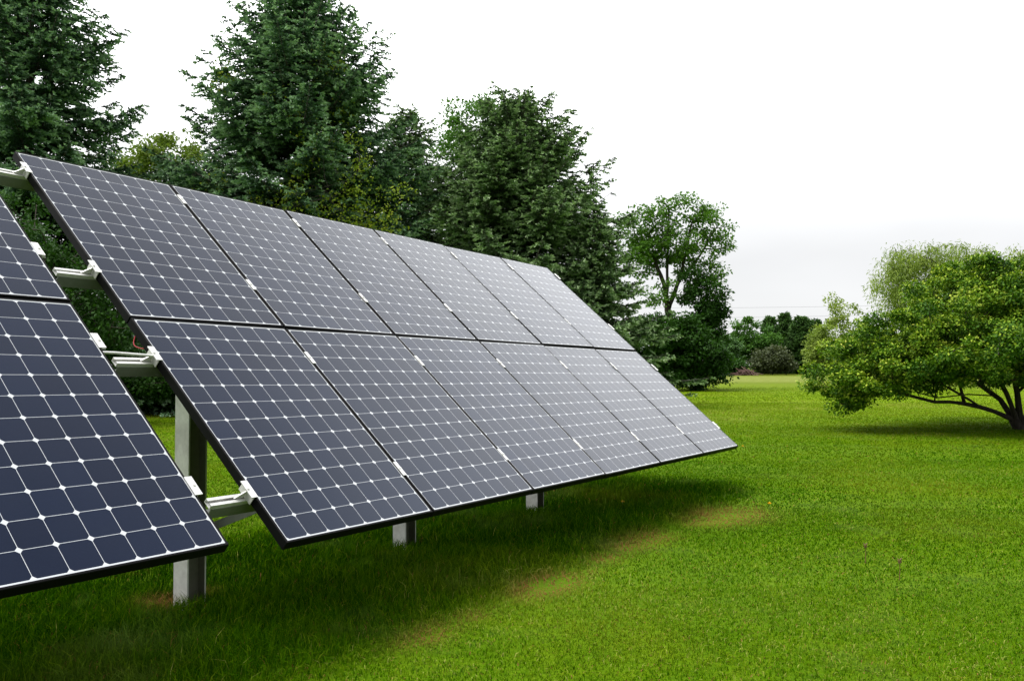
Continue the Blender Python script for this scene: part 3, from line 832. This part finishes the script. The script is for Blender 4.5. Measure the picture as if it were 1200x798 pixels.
# brush pile by the maple
mb = MB(); r_ = np.random.default_rng(3)
bp0 = np.array(gpt(872, 104))
for k in range(60):
    a = r_.normal(0, 1, 2) * np.array([.7, .4]); z0 = max(.05, .7 * math.exp(-(a @ a)) * r_.uniform(.2, 1.1))
    dv = r_.normal(0, 1, 3) * np.array([1, .6, .35]); dv /= np.linalg.norm(dv)
    c = np.array([a[0], a[1], z0]); l = r_.uniform(.5, 1.0)
    p0, p1 = c - dv * l, c + dv * l
    p0[2] = max(p0[2], .03); p1[2] = max(p1[2], .03)
    mb.tube([p0, (p0 + p1) / 2 + r_.normal(0, .05, 3), p1], [.05, .045, .03], 5)
m, t, b, o = mat("dead_brush_wood")
t.links.new(ramp(t, noise(t, 4, 3), [(.3, (.09, .045, .04)), (.7, (.20, .12, .11))]), b.inputs["Base Color"]); b.inputs["Roughness"].default_value = .9
ob = mb.build('brush_pile', m); ob.location = bp0
tag(ob, 'reddish brown brush pile at the foot of the far maple', 'brush pile')

# overhead wires far beyond the trees
for i, (y0, y1) in enumerate([(359, 352), (371, 362), (383, 373)]):
    mb = MB(); s = np.linspace(0, 1, 24)
    a = at(700, y0 + 2, 210); b_ = at(1300, y1 - 2, 210)
    pts = a + (b_ - a) * s[:, None]; pts[:, 2] -= 4 * .7 * s * (1 - s)
    mb.tube(pts, .020, 5)
    o = mb.build('power_line', M['wire'])
    tag(o, ['topmost', 'middle', 'lowest'][i] + ' of three thin power lines crossing the sky above the cedars', 'power line', 'power lines above the far trees')

# ------------------------------------------------------------------ grass
def grass():
    r = np.random.default_rng(99)
    xs, ys, hs, ws, far = [], [], [], [], []
    def zone(y0, y1, dens, h, w, wid=.70, xlo=None):
        # uniform over the viewing wedge with a margin on both sides
        k_, m_ = .63, 2.2                      # half-width of the strip: k*y + m, so the turf runs on past the view's edges
        A_ = lambda q: k_ * q * q + 2 * m_ * q
        area_n = int(dens * (A_(y1) - A_(y0)))
        c_ = r.uniform(A_(y0), A_(y1), area_n); y = (-m_ + np.sqrt(m_ * m_ + k_ * c_)) / k_; x = r.uniform(-1, 1, area_n) * (k_ * y + m_)
        xs.append(x); ys.append(y); hs.append(h * r.uniform(.55, 1.3, area_n)); ws.append(w * r.uniform(.7, 1.3, area_n)); far.append(np.full(area_n, y1))
    zone(1.8, 5.2, 8500, .026, .0038, .78)
    zone(5.2, 8.0, 4300, .027, .0056)
    zone(8.0, 12.0, 1700, .028, .0090)
    zone(12., 19., 600, .030, .0145)
    zone(19., 30., 340, .032, .018)
    zone(30., 56., 90, .036, .030)
    x = np.concatenate(xs); y = np.concatenate(ys); h = np.concatenate(hs); w = np.concatenate(ws)
    N = len(x)
    p2 = np.stack([x, y], 1)
    # position in the array's frame
    rel = p2 - O2[:2]; u = rel @ AXH[:2]; v = rel @ BH[:2]
    def vnoise(x, y, s, seed):
        g = np.random.default_rng(seed).random((256, 256))
        X, Yy = x / s, y / s; i = np.floor(X).astype(int); j = np.floor(Yy).astype(int); fx = X - i; fy = Yy - j
        fx = fx * fx * (3 - 2 * fx); fy = fy * fy * (3 - 2 * fy); i &= 255; j &= 255; i2 = (i + 1) & 255; j2 = (j + 1) & 255
        return (g[i, j] * (1 - fx) + g[i2, j] * fx) * (1 - fy) + (g[i, j2] * (1 - fx) + g[i2, j2] * fx) * fy
    nz = .5 * vnoise(x, y, .9, 1) + .3 * vnoise(x, y, .33, 2) + .2 * vnoise(x, y, .12, 3)
    nb = vnoise(x, y, 2.6, 4)
    # longer uncut grass under the racks
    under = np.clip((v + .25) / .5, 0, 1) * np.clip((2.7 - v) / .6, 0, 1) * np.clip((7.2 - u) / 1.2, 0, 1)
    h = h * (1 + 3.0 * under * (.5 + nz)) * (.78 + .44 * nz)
    # worn strip along the drip line of the far rack
    dry = np.zeros(N)
    for px, py, rx, ry, s in [(853, 607, .26, .42, 1.0), (828, 613, .14, .25, .7), (748, 638, .17, .36, 1.15), (718, 654, .12, .22, 1.0), (700, 668, .07, .2, .6), (645, 687, .14, .26, 1.0), (500, 745, .12, .2, .8), (552, 724, .09, .16, .5), (196, 714, .11, .12, .9), (232, 702, .10, .08, .8)]:
        g = ground_at(px, py)
        du = (p2 - g[:2]) @ AXH[:2]; dvv = (p2 - g[:2]) @ BH[:2]
        e = np.exp(-((du / (ry * 1.1)) ** 2 + (dvv / rx) ** 2)) * s * np.clip(2.6 * nz - .55, 0, 1.6)
        dry = np.maximum(dry, e)
    # scattered dead blades
    dead = (r.random(N) < .035).astype(float) * .7
    dry = np.clip(np.maximum(dry, dead), 0, 1)
    keep = r.random(N) > np.clip(dry - .4, 0, .6) * .7
    keep &= r.random(N) > np.clip((y - 34) / 20, 0, 1)
    # keep blades out of the posts
    for k in (.384, 2.221, 4.079):
        keep &= ~((np.abs(u - k) < .064) & (np.abs(v - 1.17) < .063))
    x, y, h, w, dry, nz, nb, under = (a[keep] for a in (x, y, h, w, dry, nz, nb, under)); N = len(x)
    h = h * (1 - .45 * dry)
    az = r.uniform(0, 2 * np.pi, N); lean = r.uniform(.35, 1.25, N) * (1 - .35 * under) + .35 * dry
    dirh = np.stack([np.cos(az), np.sin(az), 0 * az], 1); sd = np.stack([-np.sin(az), np.cos(az), 0 * az], 1)
    twist = r.normal(0, .9, N); ws_ = np.cos(twist)[:, None] * sd + np.sin(twist)[:, None] * dirh
    base = np.stack([x, y, np.full(N, -.004)], 1)
    mid = base + dirh * (h * .28 * lean)[:, None] + np.array([0, 0, 1.]) * (h * .58)[:, None]
    tip = base + dirh * (h * .95 * lean)[:, None] + np.array([0, 0, 1.]) * (h * (1.05 - .42 * lean))[:, None]
    hw = (w * .5)[:, None]
    V = np.stack([base - ws_ * hw, base + ws_ * hw, mid + ws_ * hw * .85, mid - ws_ * hw * .85, tip], 1)
    me = bpy.data.meshes.new('grass')
    lo = (np.arange(N) * 5)[:, None] + np.array([0, 1, 2, 3, 3, 2, 4])[None]
    lens = np.tile(np.array([4, 3]), N)
    fill_mesh(me, V.reshape(-1, 3), lo.ravel(), lens)
    nl = vnoise(x, y, 5.5, 6); rn = np.clip(.30 * nb + .34 * nz + .22 * nl + r.normal(0, 1, N) * .24 * np.clip(8 / y, .35, 1) + .06 + .30 * np.clip((y - 7) / 16, 0, 1) - .20 * under, 0, 1)  # turf under the racks: deeper green, also darkened to paint in more shade
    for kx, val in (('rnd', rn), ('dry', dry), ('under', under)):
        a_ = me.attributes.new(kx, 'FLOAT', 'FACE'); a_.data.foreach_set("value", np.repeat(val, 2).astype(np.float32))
    m, t, b, o = mat("grass_blades")
    a1 = nd(t, "ShaderNodeAttribute", attribute_name="rnd"); a2 = nd(t, "ShaderNodeAttribute", attribute_name="dry")
    c = ramp(t, a1.outputs["Fac"], [(.0, (.012, .056, .001)), (.35, (.048, .135, .0015)), (.65, (.110, .215, .002)), (.9, (.20, .275, .015)), (1, (.36, .38, .09))])
    # broad drifts of darker and of drier, more olive turf
    dn = noise(t, .33, 4, None, .6)
    c = mixc(t, mth(t, 'MULTIPLY', mth(t, 'SUBTRACT', dn, .50, clamp=True), 3.2, clamp=True), c, (.17, .19, .012))
    dk = noise(t, .55, 3, None, .5)
    c = mixc(t, mth(t, 'MULTIPLY', mth(t, 'SUBTRACT', .47, dk, clamp=True), 3.0, clamp=True), c, (.036, .125, .002))
    # paler clover-like clumps through the turf
    pn = noise(t, .9, 5, None, .65)
    c = mixc(t, mth(t, 'MULTIPLY', mth(t, 'SUBTRACT', pn, .54, clamp=True), 2.2, clamp=True), c, (.24, .33, .085))
    c = mixc(t, mth(t, 'MULTIPLY', a2.outputs["Fac"], 1.35, clamp=True), c, (.29, .135, .055))
    t.links.new(c, b.inputs["Base Color"]); b.inputs["Roughness"].default_value = .6; b.inputs["Specular IOR Level"].default_value = .0
    tr = nd(t, "ShaderNodeBsdfTranslucent"); t.links.new(mixc(t, .6, c, (.9, 1, .3), 'MULTIPLY'), tr.inputs[0])
    ms = nd(t, "ShaderNodeMixShader"); ms.inputs[0].default_value = .22
    t.links.new(b.outputs[0], ms.inputs[1]); t.links.new(tr.outputs[0], ms.inputs[2]); t.links.new(ms.outputs[0], o.inputs[0])
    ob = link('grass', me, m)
    tag(ob, 'short bright green mown lawn grass', 'grass', kind='stuff')
    print('grass blades', N)
grass()

# bare earth round the foot of the near post
m, t, b, o = mat("bare_dry_soil")
n_ = noise(t, 22, 6, None, .7)
t.links.new(ramp(t, n_, [(.3, (.06, .043, .012)), (.6, (.13, .098, .030)), (.8, (.22, .17, .06))]), b.inputs["Base Color"]); b.inputs["Roughness"].default_value = .95
bp = nd(t, "ShaderNodeBump"); bp.inputs["Strength"].default_value = .8; bp.inputs["Distance"].default_value = .02
t.links.new(n_, bp.inputs["Height"]); t.links.new(bp.outputs[0], b.inputs["Normal"])
M['soil'] = m
rs = np.random.default_rng(8)
for px, py, rx, ry in [(196, 714, .10, .12), (232, 703, .09, .08)]:
    g = ground_at(px, py); k = 40; rx *= .75; ry *= .8; a = np.arange(k) / k * 2 * np.pi
    rr = 1 + .22 * np.sin(a * 2 + rs.uniform(0, 6)) + .18 * np.sin(a * 5 + rs.uniform(0, 6)) + rs.normal(0, .09, k)
    mbs = MB()
    ring = (np.cos(a) * ry * rr)[:, None] * AXH + (np.sin(a) * rx * rr)[:, None] * BH
    inner = ring * .55 + np.array([0, 0, .010]); ring = ring + np.array([0, 0, .004])
    v = np.concatenate([ring, inner, [[0, 0, .012]]])
    mbs.add(v, [(i, (i + 1) % k, k + (i + 1) % k, k + i) for i in range(k)] + [(k + i, k + (i + 1) % k, 2 * k) for i in range(k)])
    ob = mbs.build('soil', M['soil'], smooth=True); ob.location = g; ob['kind'] = 'structure'

# ------------------------------------------------------------------ small things in the lawn
m, t, b, o = mat("dandelion_yellow"); b.inputs["Base Color"].default_value = (.75, .45, .01, 1); M['dand'] = m
m, t, b, o = mat("dry_stalk"); b.inputs["Base Color"].default_value = (.15, .075, .035, 1); M['stalk'] = m
m, t, b, o = mat("green_stalk"); b.inputs["Base Color"].default_value = (.10, .18, .03, 1); M['gstalk'] = m
def dandelion(px, py, label):
    g = ground_at(px, py + 3); root = empty('dandelion', g); tag(root, label, 'flower', 'dandelions in the lawn')
    mb = MB(); mb.tube([(0, 0, 0), (.004, .003, .035), (.006, .0, .068)], .0022, 5); mb.build('stalk', M['gstalk'], root)
    r = np.random.default_rng(int(px)); mb = MB()
    n = 22; V = []
    for k in range(n):
        a = k * 2.4; e = rad(15 + 60 * (k / n)); dd = np.array([math.cos(a) * math.cos(e), math.sin(a) * math.cos(e), math.sin(e)])
        V.append(dd)
    V = np.array(V); q = leaves(np.tile([(.006, 0, .068)], (n, 1)), V, norm(np.cross(V, [[.3, .1, 1]])), .022, .007)
    quad_mesh('flower_head', q, {}, M['dand'], root)
dandelion(870, 525, 'yellow dandelion just right of the far corner of the panels')
dandelion(901, 596, 'yellow dandelion near the worn grass right of the panels')
dandelion(729, 594, 'small yellow dandelion in the shade beside the far post')
def weed(px, py, hpx, label):
    g = ground_at(px, py); h = hpx * g[1] / F
    mb = MB(); mb.tube([(0, 0, 0), (.006, .004, h * .5), (.003, .0, h)], [.0028, .0024, .002], 5)
    for k in range(7):
        a = k * 2.4; c = np.array([.003 + math.cos(a) * .006, math.sin(a) * .006, h * (1 - .03 * k)])
        mb.tube([c, c + np.array([math.cos(a) * .006, math.sin(a) * .006, .012])], [.005, .002], 5)
    ob = mb.build('weed_stalk', M['stalk']); ob.location = g
    tag(ob, label, 'weed', 'weed stalks in the lawn')
weed(1054, 680, 24, 'tallest reddish dry weed stalk in the open lawn')
weed(1014, 660, 22, 'thin dry weed stalk left of the reddish one')
